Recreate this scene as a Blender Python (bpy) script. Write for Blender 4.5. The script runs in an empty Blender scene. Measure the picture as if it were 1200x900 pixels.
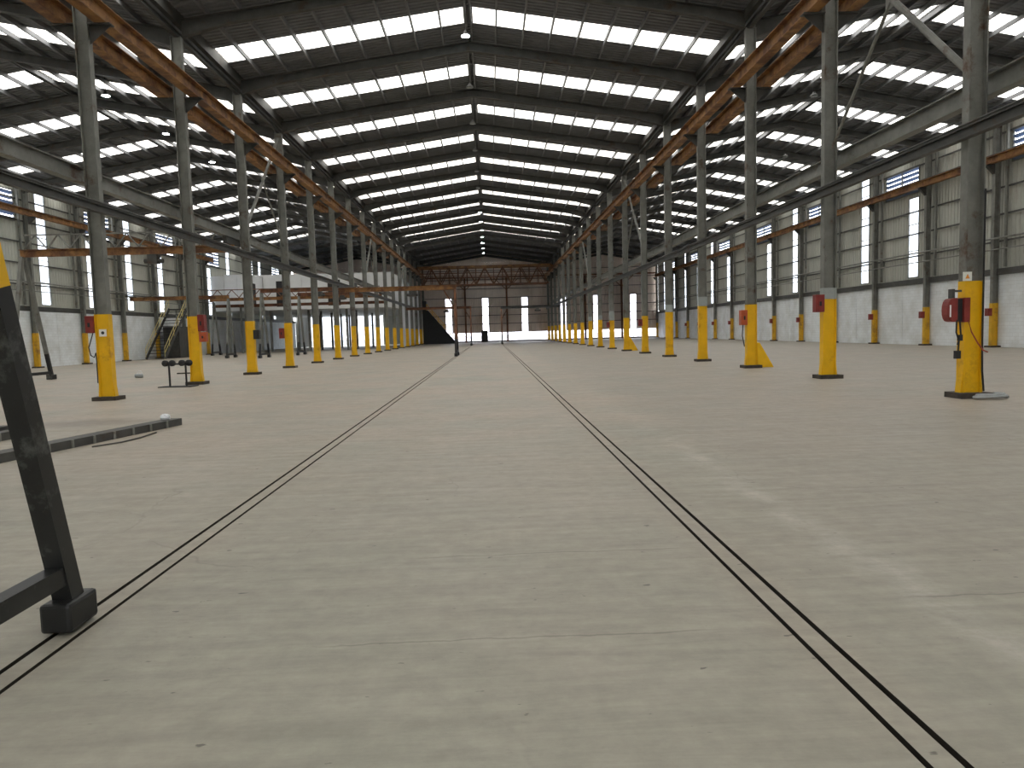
import bpy, math, random
from mathutils import Vector, Matrix
random.seed(7)
scene = bpy.context.scene
COL = scene.collection

# ------------------------------------------------------------------ camera
F_PX, YAW, PITCH, ROLL, CAM_H = 815.8, .0294, -.0748, .0280, 1.6105
cy, sy, cp, sp, cr, sr = (math.cos(YAW), math.sin(YAW), math.cos(PITCH), math.sin(PITCH), math.cos(ROLL), math.sin(ROLL))
right0, fw0, up0 = Vector((cy, -sy, 0)), Vector((sy, cy, 0)), Vector((0, 0, 1))
fw = fw0*cp + up0*sp
up1 = -fw0*sp + up0*cp
rgt = right0*cr - up1*sr
upv = right0*sr + up1*cr
cam_d = bpy.data.cameras.new('camera')
cam_d.sensor_fit = 'HORIZONTAL'
cam_d.sensor_width = 36.0
cam_d.lens = 36.0*F_PX/1200.0
cam_d.clip_end = 1000
cam = bpy.data.objects.new('camera', cam_d)
COL.objects.link(cam)
m3 = Matrix((rgt, upv, -fw)).transposed()
cam.matrix_world = Matrix.Translation((0, 0, CAM_H)) @ m3.to_4x4()
scene.camera = cam

# ------------------------------------------------------------------ sky (bright overcast day) and exposure
SKY_STRENGTH = 7.3
world = bpy.data.worlds.new('overcast_sky')
scene.world = world
world.use_nodes = True
wb = world.node_tree.nodes['Background']
wb.inputs['Color'].default_value = (.98, .99, 1.0, 1)
wb.inputs['Strength'].default_value = SKY_STRENGTH
scene.view_settings.view_transform = 'Standard'
scene.view_settings.look = 'None'
scene.view_settings.gamma = 1.0
scene.view_settings.use_curve_mapping = False
scene.view_settings.exposure = 0.0
scene.cycles.diffuse_bounces = 8

# ------------------------------------------------------------------ main dimensions (metres)
XL, XR = -10.85, 9.82            # column lines of the middle nave
WL, WR = -32.1, 28.2             # side walls
Y0, Y1 = -16.0, 116.6            # rear wall behind the camera, far end wall
BAY = 6.0
COLY = [14 + BAY*k for k in range(-5, 18)]
NAVES = {'center': (XL, XR, 13.15), 'right': (XR, WR, 12.85), 'left': (WL, XL, 12.85)}
SLOPES = {'center': .1475, 'right': .18, 'left': .18}

def roof_z(n, x):
    a, b, e = NAVES[n]
    return e + SLOPES[n]*min(x - a, b - x)

# ------------------------------------------------------------------ materials
MATS = {}
def mat(name, col, rough=.6, metal=0.0, var=.25, scale=3.0, rust=None, rust_amt=.0, bump=.0, bscale=30.0, spec=.4, stretch=(1, 1, 1)):
    m = bpy.data.materials.new(name)
    m.use_nodes = True
    nt = m.node_tree
    N, L = nt.nodes, nt.links
    b = N['Principled BSDF']
    b.inputs['Roughness'].default_value = rough
    b.inputs['Metallic'].default_value = metal
    b.inputs['Specular IOR Level'].default_value = spec
    geo = N.new('ShaderNodeNewGeometry')
    mp = N.new('ShaderNodeMapping')
    mp.inputs['Scale'].default_value = stretch
    L.new(geo.outputs['Position'], mp.inputs['Vector'])
    no = N.new('ShaderNodeTexNoise')
    no.inputs['Scale'].default_value = scale
    no.inputs['Detail'].default_value = 6
    no.inputs['Roughness'].default_value = .65
    L.new(mp.outputs['Vector'], no.inputs['Vector'])
    rp = N.new('ShaderNodeValToRGB')
    rp.color_ramp.elements[0].position = .3
    rp.color_ramp.elements[1].position = .7
    rp.color_ramp.elements[0].color = (*[c*(1 - var) for c in col], 1)
    rp.color_ramp.elements[1].color = (*[min(1, c*(1 + var)) for c in col], 1)
    L.new(no.outputs['Fac'], rp.inputs['Fac'])
    out = rp.outputs['Color']
    if rust:
        n2 = N.new('ShaderNodeTexNoise')
        n2.inputs['Scale'].default_value = scale*.6
        n2.inputs['Detail'].default_value = 8
        n2.inputs['Roughness'].default_value = .7
        L.new(mp.outputs['Vector'], n2.inputs['Vector'])
        r2 = N.new('ShaderNodeValToRGB')
        r2.color_ramp.elements[0].position = .62 - rust_amt*.35
        r2.color_ramp.elements[1].position = .72 - rust_amt*.25
        L.new(n2.outputs['Fac'], r2.inputs['Fac'])
        mx = N.new('ShaderNodeMix')
        mx.data_type = 'RGBA'
        mx.inputs[7].default_value = (*rust, 1)
        L.new(r2.outputs['Color'], mx.inputs[0])
        L.new(out, mx.inputs[6])
        out = mx.outputs[2]
    L.new(out, b.inputs['Base Color'])
    if bump:
        n3 = N.new('ShaderNodeTexNoise')
        n3.inputs['Scale'].default_value = bscale
        L.new(mp.outputs['Vector'], n3.inputs['Vector'])
        bp = N.new('ShaderNodeBump')
        bp.inputs['Strength'].default_value = bump
        bp.inputs['Distance'].default_value = .01
        L.new(n3.outputs['Fac'], bp.inputs['Height'])
        L.new(bp.outputs['Normal'], b.inputs['Normal'])
    MATS[name] = m
    return m

mat('steel', (.195, .197, .178), .55, .2, .25, 2.0, (.10, .06, .035), .15)
mat('steel_dark', (.075, .075, .07), .6, .2, .25, 2.0, (.07, .045, .03), .15)
mat('purlin', (.17, .175, .18), .6, .1, .2, 2.0)
mat('roof_metal', (.16, .165, .175), .65, .1, .18, 1.2)
mat('orange', (.30, .15, .05), .65, .0, .35, 2.5, (.13, .055, .025), .5)
mat('rusty', (.20, .085, .04), .75, .0, .35, 3.0, (.09, .045, .03), .5)
mat('yellow', (.80, .455, .004), .45, .0, .10, 2.0, (.55, .27, .01), .12)
mat('pale_yellow', (.62, .52, .22), .5, .0, .1, 3.0)
mat('yellow_far', (.68, .39, .02), .5, .0, .15, 2.0, (.35, .18, .03), .3)
mat('primer', (.34, .37, .36), .6, .0, .12, 3.0)
mat('plate', (.06, .05, .04), .8, .1, .35, 6.0)
mat('black_paint', (.022, .023, .023), .38, .2, .3, 3.0, (.13, .14, .13), .22)
mat('black', (.02, .02, .021), .6, .0, .2, 3.0)
mat('red', (.22, .03, .025), .45, .0, .2, 5.0)
mat('red_orange', (.45, .09, .03), .45, .0, .2, 5.0)
mat('rubber', (.02, .02, .02), .6)
mat('cable_red', (.28, .05, .03), .5)
mat('white_paint', (.74, .76, .78), .6, .0, .05, 1.5)
mat('white_sheet', (.72, .73, .73), .55, .0, .06, 1.0)
mat('sheet', (.45, .455, .405), .6, .1, .12, .7, (.38, .35, .30), .2, stretch=(1, 1, .3))
mat('sheet_brown', (.70, .60, .53), .6, .0, .12, .6, (.52, .40, .31), .3, stretch=(1, 1, .3))
mat('louver', (.16, .22, .36), .45, .2, .1, 2.0)
mat('sign_white', (.8, .8, .76), .6, .0, .03, 4)
mat('sign_orange', (.7, .25, .03), .6, .0, .03, 4)
mat('galv', (.36, .38, .38), .45, .4, .15, 4.0)
mat('groove', (.022, .018, .012), .9, .0, .4, 10)
mat('asphalt', (.42, .42, .40), .9, .0, .1, .4)

def simple(name, build):
    m = bpy.data.materials.new(name)
    m.use_nodes = True
    for n in list(m.node_tree.nodes):
        m.node_tree.nodes.remove(n)
    build(m.node_tree.nodes, m.node_tree.links)
    MATS[name] = m

def pane_mat(tint, diff, fac):
    def f(N, L):
        o = N.new('ShaderNodeOutputMaterial')
        t = N.new('ShaderNodeBsdfTransparent')
        d = N.new('ShaderNodeBsdfTranslucent')
        geo = N.new('ShaderNodeNewGeometry')
        no = N.new('ShaderNodeTexNoise')
        no.inputs['Scale'].default_value = 1.1
        no.inputs['Detail'].default_value = 5
        L.new(geo.outputs['Position'], no.inputs['Vector'])
        rp = N.new('ShaderNodeValToRGB')
        rp.color_ramp.elements[0].position = .3
        rp.color_ramp.elements[1].position = .7
        rp.color_ramp.elements[0].color = (*[c*.8 for c in tint], 1)
        rp.color_ramp.elements[1].color = (*tint, 1)
        L.new(no.outputs['Fac'], rp.inputs['Fac'])
        L.new(rp.outputs['Color'], t.inputs['Color'])
        d.inputs['Color'].default_value = (*diff, 1)
        mx = N.new('ShaderNodeMixShader')
        mx.inputs[0].default_value = fac
        L.new(t.outputs[0], mx.inputs[1])
        L.new(d.outputs[0], mx.inputs[2])
        L.new(mx.outputs[0], o.inputs['Surface'])
    return f
simple('skylight', pane_mat((.745, .72, .68), (.7, .68, .63), .12))
simple('window_pane', pane_mat((.66, .69, .73), (.6, .62, .65), .12))
simple('end_pane', pane_mat((.88, .88, .93), (.7, .7, .74), .12))

def glow(col, strength):
    def f(N, L):
        o = N.new('ShaderNodeOutputMaterial')
        e = N.new('ShaderNodeEmission')
        e.inputs['Color'].default_value = (*col, 1)
        e.inputs['Strength'].default_value = strength
        L.new(e.outputs[0], o.inputs['Surface'])
    return f
simple('lamp_glow', glow((.80, .94, 1.0), 200))

def block_mat():
    m = bpy.data.materials.new('white_block')
    m.use_nodes = True
    N, L = m.node_tree.nodes, m.node_tree.links
    b = N['Principled BSDF']
    b.inputs['Roughness'].default_value = .7
    geo = N.new('ShaderNodeNewGeometry')
    sep = N.new('ShaderNodeSeparateXYZ')
    L.new(geo.outputs['Position'], sep.inputs[0])
    ad = N.new('ShaderNodeMath'); ad.operation = 'ADD'
    L.new(sep.outputs['X'], ad.inputs[0]); L.new(sep.outputs['Y'], ad.inputs[1])
    cmb = N.new('ShaderNodeCombineXYZ')
    L.new(ad.outputs[0], cmb.inputs['X']); L.new(sep.outputs['Z'], cmb.inputs['Y'])
    br = N.new('ShaderNodeTexBrick')
    br.inputs['Scale'].default_value = 1.0
    br.inputs['Brick Width'].default_value = .42
    br.inputs['Row Height'].default_value = .2
    br.inputs['Mortar Size'].default_value = .008
    br.inputs['Mortar Smooth'].default_value = .3
    br.inputs['Color1'].default_value = (.83, .87, .89, 1)
    br.inputs['Color2'].default_value = (.78, .82, .84, 1)
    br.inputs['Mortar'].default_value = (.66, .67, .67, 1)
    L.new(cmb.outputs[0], br.inputs['Vector'])
    no = N.new('ShaderNodeTexNoise'); no.inputs['Scale'].default_value = .9; no.inputs['Detail'].default_value = 6
    L.new(geo.outputs['Position'], no.inputs['Vector'])
    mx = N.new('ShaderNodeMix'); mx.data_type = 'RGBA'; mx.blend_type = 'MULTIPLY'
    rp = N.new('ShaderNodeValToRGB')
    rp.color_ramp.elements[0].color = (.82, .81, .78, 1); rp.color_ramp.elements[0].position = .3
    rp.color_ramp.elements[1].position = .6
    L.new(no.outputs['Fac'], rp.inputs['Fac'])
    mx.inputs[0].default_value = 1.0
    L.new(br.outputs['Color'], mx.inputs[6]); L.new(rp.outputs['Color'], mx.inputs[7])
    L.new(mx.outputs[2], b.inputs['Base Color'])
    bp = N.new('ShaderNodeBump'); bp.inputs['Strength'].default_value = .5; bp.inputs['Distance'].default_value = .01; bp.invert = True
    L.new(br.outputs['Fac'], bp.inputs['Height']); L.new(bp.outputs['Normal'], b.inputs['Normal'])
    MATS['white_block'] = m
block_mat()

def concrete_mat():
    m = bpy.data.materials.new('concrete')
    m.use_nodes = True
    N, L = m.node_tree.nodes, m.node_tree.links
    b = N['Principled BSDF']
    b.inputs['Specular IOR Level'].default_value = .25
    geo = N.new('ShaderNodeNewGeometry')
    sep = N.new('ShaderNodeSeparateXYZ'); L.new(geo.outputs['Position'], sep.inputs[0])
    def noise(scale, detail=6, rough=.6, vec=None, dist=0):
        n = N.new('ShaderNodeTexNoise')
        n.inputs['Scale'].default_value = scale; n.inputs['Detail'].default_value = detail
        n.inputs['Roughness'].default_value = rough; n.inputs['Distortion'].default_value = dist
        L.new(vec or geo.outputs['Position'], n.inputs['Vector'])
        return n.outputs['Fac']
    def math_(op, a, c=None, cl=False):
        n = N.new('ShaderNodeMath'); n.operation = op; n.use_clamp = cl
        for i, v in enumerate((a, c)):
            if v is None: continue
            if isinstance(v, (int, float)): n.inputs[i].default_value = v
            else: L.new(v, n.inputs[i])
        return n.outputs[0]
    def ramp(fac, p0, p1, c0=(0, 0, 0), c1=(1, 1, 1)):
        r = N.new('ShaderNodeValToRGB')
        r.color_ramp.elements[0].position = p0; r.color_ramp.elements[1].position = p1
        r.color_ramp.elements[0].color = (*c0, 1); r.color_ramp.elements[1].color = (*c1, 1)
        L.new(fac, r.inputs['Fac'])
        return r.outputs['Color']
    def mix(fac, a, c, blend='MIX'):
        n = N.new('ShaderNodeMix'); n.data_type = 'RGBA'; n.blend_type = blend
        if isinstance(fac, (int, float)): n.inputs[0].default_value = fac
        else: L.new(fac, n.inputs[0])
        for i, v in ((6, a), (7, c)):
            if isinstance(v, tuple): n.inputs[i].default_value = (*v, 1)
            else: L.new(v, n.inputs[i])
        return n.outputs[2]
    big = noise(.22, 5, .6)
    base = mix(ramp(big, .35, .65), (.33, .322, .264), (.36, .332, .275))
    # reddish dust along the bays in the middle distance, greener bare concrete at the near end
    far = math_('MULTIPLY', math_('SUBTRACT', sep.outputs['Y'], 4.0), .10, True)
    dust = math_('MULTIPLY', far, ramp(noise(.35, 6, .65), .35, .6))
    base = mix(math_('MULTIPLY', dust, .75), base, (.43, .36, .285))
    # darker worn slab to the right of the repaired strip
    wob = math_('MULTIPLY', math_('SUBTRACT', noise(.8, 5), .5), .55)
    xw = math_('ADD', sep.outputs['X'], wob)
    dark = math_('MULTIPLY', math_('SUBTRACT', xw, 2.6), 1.6, True)
    base = mix(math_('MULTIPLY', dark, .5), base, (.325, .298, .25))
    # pale cement smear along the edge of the repair
    edge = math_('SUBTRACT', 1.0, math_('MULTIPLY', math_('ABSOLUTE', math_('SUBTRACT', xw, 2.5)), 4.5), True)
    ym = math_('MULTIPLY', math_('SUBTRACT', 15.0, sep.outputs['Y']), .15, True)
    smear = math_('MULTIPLY', math_('MULTIPLY', edge, ramp(noise(2.2, 8, .7), .4, .65)), ym)
    base = mix(math_('MULTIPLY', smear, .75), base, (.52, .495, .43))
    # brown tint beside the rails
    for xc in (-2.4, 1.61):
        near = math_('SUBTRACT', 1.0, math_('MULTIPLY', math_('ABSOLUTE', math_('SUBTRACT', sep.outputs['X'], xc)), 3.4), True)
        base = mix(math_('MULTIPLY', math_('MULTIPLY', near, ramp(noise(1.5, 6), .3, .7)), .5), base, (.37, .31, .25))
    # streaks across the floor (trowel and tyre marks)
    mp = N.new('ShaderNodeMapping'); mp.inputs['Scale'].default_value = (.5, 5.0, 1)
    L.new(geo.outputs['Position'], mp.inputs['Vector'])
    st = ramp(noise(1.4, 9, .72, mp.outputs['Vector'], .4), .38, .62, (.90, .90, .90), (1.06, 1.06, 1.06))
    base = mix(1.0, base, st, 'MULTIPLY')
    base = mix(1.0, base, ramp(noise(6, 8, .7), .3, .7, (.86, .86, .86), (1.09, 1.09, 1.09)), 'MULTIPLY')
    # fine dashes and grit
    mp3 = N.new('ShaderNodeMapping'); mp3.inputs['Scale'].default_value = (1, 3.2, 1)
    L.new(geo.outputs['Position'], mp3.inputs['Vector'])
    grit = math_('MULTIPLY', ramp(noise(17, 4, .6, mp3.outputs['Vector']), .60, .72), ramp(noise(.7, 5, .6), .42, .62))
    base = mix(math_('MULTIPLY', grit, .40), base, (.19, .175, .145))
    # stains
    base = mix(math_('MULTIPLY', ramp(noise(.9, 7, .7, None, .6), .62, .75), .35), base, (.22, .20, .17))
    sx = math_('MULTIPLY', math_('ADD', sep.outputs['X'], 8.3), .55)
    sy_ = math_('MULTIPLY', math_('SUBTRACT', sep.outputs['Y'], 14.3), 1.1)
    dd = math_('ADD', math_('MULTIPLY', sx, sx), math_('MULTIPLY', sy_, sy_))
    dd = math_('SUBTRACT', 1.0, math_('ADD', dd, math_('SUBTRACT', noise(1.5, 5), .5)), True)
    base = mix(math_('MULTIPLY', dd, .5), base, (.16, .145, .12))
    # chips
    mp2 = N.new('ShaderNodeMapping'); mp2.inputs['Scale'].default_value = (1, 2.2, 1)
    L.new(geo.outputs['Position'], mp2.inputs['Vector'])
    chip = ramp(noise(7, 3, .5, mp2.outputs['Vector']), .71, .74)
    base = mix(math_('MULTIPLY', chip, .75), base, (.10, .095, .085))
    # two thin cracks across the track and a net of faint ones
    cracks = None
    for yc, x0, x1 in ((4.95, -.7, 1.5), (3.56, -1.0, 1.2), (10.85, -3.2, -2.6), (6.6, 3.3, 4.8), (3.9, 2.3, 3.4)):
        wv = math_('MULTIPLY', math_('SUBTRACT', noise(2.5, 4), .5), .10)
        d = math_('ABSOLUTE', math_('SUBTRACT', math_('ADD', sep.outputs['Y'], wv), yc))
        ln = math_('SUBTRACT', 1.0, math_('MULTIPLY', d, 90.0), True)
        a = math_('MULTIPLY', math_('SUBTRACT', sep.outputs['X'], x0), 4.0, True)
        c = math_('MULTIPLY', math_('SUBTRACT', x1, sep.outputs['X']), 4.0, True)
        ln = math_('MULTIPLY', math_('MULTIPLY', ln, a), c)
        cracks = ln if cracks is None else math_('MAXIMUM', cracks, ln)
    vo = N.new('ShaderNodeTexVoronoi'); vo.feature = 'DISTANCE_TO_EDGE'; vo.inputs['Scale'].default_value = .23
    vm = N.new('ShaderNodeVectorMath'); vm.operation = 'ADD'
    nn = N.new('ShaderNodeTexNoise'); nn.inputs['Scale'].default_value = .8; nn.inputs['Detail'].default_value = 5
    L.new(geo.outputs['Position'], nn.inputs['Vector'])
    L.new(geo.outputs['Position'], vm.inputs[0]); L.new(nn.outputs['Color'], vm.inputs[1]); L.new(vm.outputs[0], vo.inputs['Vector'])
    net = math_('SUBTRACT', 1.0, math_('MULTIPLY', vo.outputs['Distance'], 260.0), True)
    net = math_('MULTIPLY', math_('MULTIPLY', net, ramp(noise(.5, 3), .5, .6)), .5)
    cracks = math_('MAXIMUM', cracks, net)
    base = mix(math_('MULTIPLY', cracks, .6), base, (.13, .12, .10))
    L.new(base, b.inputs['Base Color'])
    rr = math_('ADD', math_('MULTIPLY', noise(1.2, 5), .3), .38)
    L.new(rr, b.inputs['Roughness'])
    bp = N.new('ShaderNodeBump'); bp.inputs['Strength'].default_value = .12; bp.inputs['Distance'].default_value = .01
    L.new(noise(25, 6), bp.inputs['Height']); L.new(bp.outputs['Normal'], b.inputs['Normal'])
    MATS['concrete'] = m
concrete_mat()

# ------------------------------------------------------------------ mesh helpers
class MB:
    def __init__(s): s.v, s.f = [], []
    def add(s, vs, fs):
        o = len(s.v); s.v += [tuple(v) for v in vs]; s.f += [tuple(i + o for i in f) for f in fs]; return s
    def box(s, x0, x1, y0, y1, z0, z1):
        return s.add([(x0, y0, z0), (x1, y0, z0), (x1, y1, z0), (x0, y1, z0), (x0, y0, z1), (x1, y0, z1), (x1, y1, z1), (x0, y1, z1)],
                     [(0, 3, 2, 1), (4, 5, 6, 7), (0, 1, 5, 4), (1, 2, 6, 5), (2, 3, 7, 6), (3, 0, 4, 7)])
    def bar(s, a, b, w, h=None, up=(0, 0, 1)):
        # rectangular bar from a to b
        h = h or w; a, b = Vector(a), Vector(b); d = (b - a).normalized(); u = Vector(up)
        if abs(d.dot(u)) > .98: u = Vector((0, 1, 0))
        r = d.cross(u).normalized(); u = r.cross(d).normalized(); vs = []
        for p in (a, b):
            for i, j in ((-1, -1), (1, -1), (1, 1), (-1, 1)): vs.append(p + r*(i*w/2) + u*(j*h/2))
        return s.add(vs, [(0, 1, 2, 3), (7, 6, 5, 4), (0, 4, 5, 1), (1, 5, 6, 2), (2, 6, 7, 3), (3, 7, 4, 0)])
    def tube(s, pts, r, n=8):
        pts = [Vector(p) for p in pts]; vs = []; fs = []
        for i, p in enumerate(pts):
            d = (pts[min(i + 1, len(pts) - 1)] - pts[max(i - 1, 0)]).normalized()
            u = Vector((0, 0, 1)) if abs(d.z) < .95 else Vector((0, 1, 0))
            a = d.cross(u).normalized(); c = a.cross(d)
            for k in range(n):
                t = 2*math.pi*k/n; vs.append(p + a*(r*math.cos(t)) + c*(r*math.sin(t)))
        for i in range(len(pts) - 1):
            for k in range(n):
                k2 = (k + 1) % n; fs.append((i*n + k, i*n + k2, (i + 1)*n + k2, (i + 1)*n + k))
        fs.append(tuple(range(n - 1, -1, -1))); fs.append(tuple(range((len(pts) - 1)*n, len(pts)*n)))
        return s.add(vs, fs)
    def lathe(s, c, prof, n=14, axis='z'):
        vs, fs = [], []
        for r, h in prof:
            for k in range(n):
                t = 2*math.pi*k/n; p = (r*math.cos(t), r*math.sin(t), h)
                if axis == 'x': p = (p[2], p[0], p[1])
                if axis == 'y': p = (p[0], p[2], p[1])
                vs.append((c[0] + p[0], c[1] + p[1], c[2] + p[2]))
        for i in range(len(prof) - 1):
            for k in range(n):
                k2 = (k + 1) % n; fs.append((i*n + k, i*n + k2, (i + 1)*n + k2, (i + 1)*n + k))
        fs.append(tuple(range(n - 1, -1, -1))); fs.append(tuple(range((len(prof) - 1)*n, len(prof)*n)))
        return s.add(vs, fs)
    def prism(s, poly, axis, a, b):
        # poly: 2D outline; axis 'x': (y,z) , 'y': (x,z), 'z': (x,y)
        n = len(poly); vs = []
        for t in (a, b):
            for p, q in poly: vs.append({'x': (t, p, q), 'y': (p, t, q), 'z': (p, q, t)}[axis])
        return s.add(vs, [tuple(range(n)), tuple(range(2*n - 1, n - 1, -1))] + [(i, i + n, (i + 1) % n + n, (i + 1) % n) for i in range(n)])
    def ibeam_y(s, x, y0, y1, z0, z1, bf, tf=.025, tw=.014):
        return (s.box(x - bf/2, x + bf/2, y0, y1, z1 - tf, z1).box(x - bf/2, x + bf/2, y0, y1, z0, z0 + tf)
                .box(x - tw/2, x + tw/2, y0, y1, z0 + tf, z1 - tf))
    def ibeam_x(s, x0, x1, y, z0, z1, bf, tf=.025, tw=.014):
        return (s.box(x0, x1, y - bf/2, y + bf/2, z1 - tf, z1).box(x0, x1, y - bf/2, y + bf/2, z0, z0 + tf)
                .box(x0, x1, y - tw/2, y + tw/2, z0 + tf, z1 - tf))
    def mesh(s, name, m):
        me = bpy.data.meshes.new(name); me.from_pydata(s.v, [], s.f); me.update()
        if m: me.materials.append(MATS[m])
        return me
    def build(s, name, m, parent=None, bevel=0):
        return link(name, s.mesh(name, m), parent, bevel)

def link(name, me, parent=None, bevel=0, loc=None):
    o = bpy.data.objects.new(name, me); COL.objects.link(o)
    if parent: o.parent = parent
    if loc: o.location = loc
    if bevel:
        b = o.modifiers.new('bevel', 'BEVEL'); b.width = bevel; b.segments = 2; b.limit_method = 'ANGLE'
    return o

def tag(o, label, cat, group=None, kind=None):
    o['label'] = label; o['category'] = cat
    if group: o['group'] = group
    if kind: o['kind'] = kind
    return o

def thing(name, label, cat, loc=(0, 0, 0), group=None, kind=None):
    o = bpy.data.objects.new(name, None); COL.objects.link(o); o.location = loc; o.empty_display_size = .2
    return tag(o, label, cat, group, kind)

def copy_tree(o, parent=None):
    c = o.copy(); COL.objects.link(c); c.parent = parent
    for ch in list(o.children): copy_tree(ch, c)
    return c

def smooth(o):
    for p in o.data.polygons: p.use_smooth = True
    return o

# ------------------------------------------------------------------ floor with flush rails
RAILS = ((-2.475, -2.335), (1.54, 1.68))
GW = .030
xs = []
for a, b in RAILS:
    xs += [a - GW/2, a + GW/2, b - GW/2, b + GW/2]
xs = [WL - .25] + xs + [WR + .25]
mb = MB()
solid = [(xs[0], xs[1]), (xs[4], xs[5]), (xs[8], xs[9])]
prof = [(xs[0], 0)]
for g in ((1, 4), (5, 8)):
    prof += [(xs[g[0]], 0), (xs[g[0]], -.06), (xs[g[1]], -.06), (xs[g[1]], 0)]
prof += [(xs[9], 0)]
NY = 14
vs, fs = [], []
for i in range(NY + 1):
    y = Y0 - .2 + (Y1 + .4 - Y0)*i/NY
    for x, z in prof: vs.append((x, y, z))
n = len(prof)
for i in range(NY):
    for k in range(n - 1): fs.append((i*n + k, i*n + k + 1, (i + 1)*n + k + 1, (i + 1)*n + k))
mb.add(vs, fs)
floor = mb.build('floor', 'concrete')
floor.data.materials.append(MATS['groove'])
for p in floor.data.polygons:
    if p.center.z < -.01: p.material_index = 1
tag(floor, 'worn grey brown concrete floor with flush rail grooves', 'floor', kind='structure')
for (a, b), side in zip(RAILS, ('under the black crane leg', 'beside the pale cement smear')):
    r = thing('floor_rail', 'flush floor rail between two dark grooves, ' + side, 'rail', ((a + b)/2, Y0, 0))
    r.location = (0, 0, 0)
    MB().box(a + GW/2, b - GW/2, Y0, Y1 - 6, -.055, -.002).build('rail_head', 'concrete', r)
    rh = r.children[-1].data; rh.materials.append(MATS['groove'])
    for p in rh.polygons:
        if p.normal.z < .5: p.material_index = 1
    MB().box(a - GW/2, a + GW/2, Y0, Y1 - 6, -.058, -.042).build('groove_bed', 'groove', r)
    MB().box(b - GW/2, b + GW/2, Y0, Y1 - 6, -.058, -.042).build('groove_bed', 'groove', r)

# ground outside
g = MB().box(-300, 300, -300, 400, -.5, -.2).build('yard_ground', 'asphalt')
tag(g, 'pale paved yard outside the hall', 'ground', kind='structure')

# ------------------------------------------------------------------ roof
STRIP_Y = [29.0 + BAY*k for k in range(-7, 11)]     # near edge of each skylight strip
STRIP_W = 1.42
NP = 9
def corr_roof_mesh(name, m, length, dx, dz, x_off=0.0, pitch=.25, depth=.04, thick=.0):
    # corrugated sheet: ribs run down the slope (x), profile along y
    n = max(1, round(length/pitch)); p = length/n; prof = []
    for i in range(n):
        y = i*p
        prof += [(y, 0), (y + p*.55, 0), (y + p*.65, depth), (y + p*.9, depth)]
    prof.append((length, 0))
    vs = [(0, y, z) for y, z in prof] + [(dx, y, z + dz) for y, z in prof]
    k = len(prof)
    return MB().add(vs, [(i, i + 1, i + 1 + k, i + k) for i in range(k - 1)]).mesh(name, m)

ceilings = {}
for nv, (a, b, e) in NAVES.items():
    c = thing('ceiling_' + nv, {'center': 'dark pitched metal roof with skylight strips over the middle nave',
                                'left': 'wide dark pitched metal roof with skylight strips over the left nave',
                                'right': 'dark pitched metal roof with skylight strips over the right nave'}[nv], 'roof', kind='structure')
    ceilings[nv] = c
    SLOPE = SLOPES[nv]
    half = (b - a)/2; mid = (a + b)/2
    ov = .16 if nv != 'center' else 0.0
    ys = sorted(STRIP_Y); spans = []; prev = Y0 - .3
    for s in ys:
        if s - prev > .1: spans.append((prev, s))
        prev = s + STRIP_W
    yy = prev
    while yy < Y1 + .3 - .01:
        spans.append((yy, min(yy + BAY, Y1 + .3))); yy += BAY
    cache = {}
    for side in (1, -1):
        x_e = a if side == 1 else b
        for s0, s1 in spans:
            key = (side, round(s1 - s0, 3))
            if key not in cache:
                cache[key] = corr_roof_mesh('roof_sheet', 'roof_metal', s1 - s0, side*half, half*SLOPE)
            link('roof_sheet', cache[key], c, loc=(x_e, s0, e))
        # skylight panes between the purlins
        st = half/NP
        key = 'pane%d' % side
        cache[key] = corr_roof_mesh('skylight_pane', 'skylight', STRIP_W - .0, side*(st - .07), (st - .07)*SLOPE, pitch=.2, depth=.03)
        for s in ys:
            for k in range(NP):
                xo = st*k + .035
                link('skylight_pane', cache[key], c, loc=(x_e + side*xo, s, e + xo*SLOPE))
        # purlins
        for k in range(NP + 1):
            x = x_e + side*st*k
            if k == NP: x -= side*.10
            z = e + SLOPE*abs(x - x_e)
            MB().box(x - .035, x + .035, Y0, Y1, z - .20, z - .004).build('purlin', 'purlin', c)
    MB().prism([(mid - .2, roof_z(nv, mid) - SLOPE*.2 + .06), (mid, roof_z(nv, mid) + .07), (mid + .2, roof_z(nv, mid) - SLOPE*.2 + .06),
                (mid + .2, roof_z(nv, mid) - SLOPE*.2 + .05), (mid, roof_z(nv, mid) + .055), (mid - .2, roof_z(nv, mid) - SLOPE*.2 + .05)], 'y', Y0, Y1).build('ridge_cap', 'roof_metal', c)

# valley gutters over the column lines
for x, z0, z1, s in ((XL, 12.76, 13.2, 'left'), (XR, 12.76, 13.2, 'right')):
    MB().box(x - .22, x + .22, Y0, Y1, z0, z0 + .02).box(x - .22, x - .2, Y0, Y1, z0 + .02, z0 + .3).box(x + .2, x + .22, Y0, Y1, z0 + .02, z1 + .02).build('valley_gutter', 'steel_dark', ceilings[s])

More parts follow.
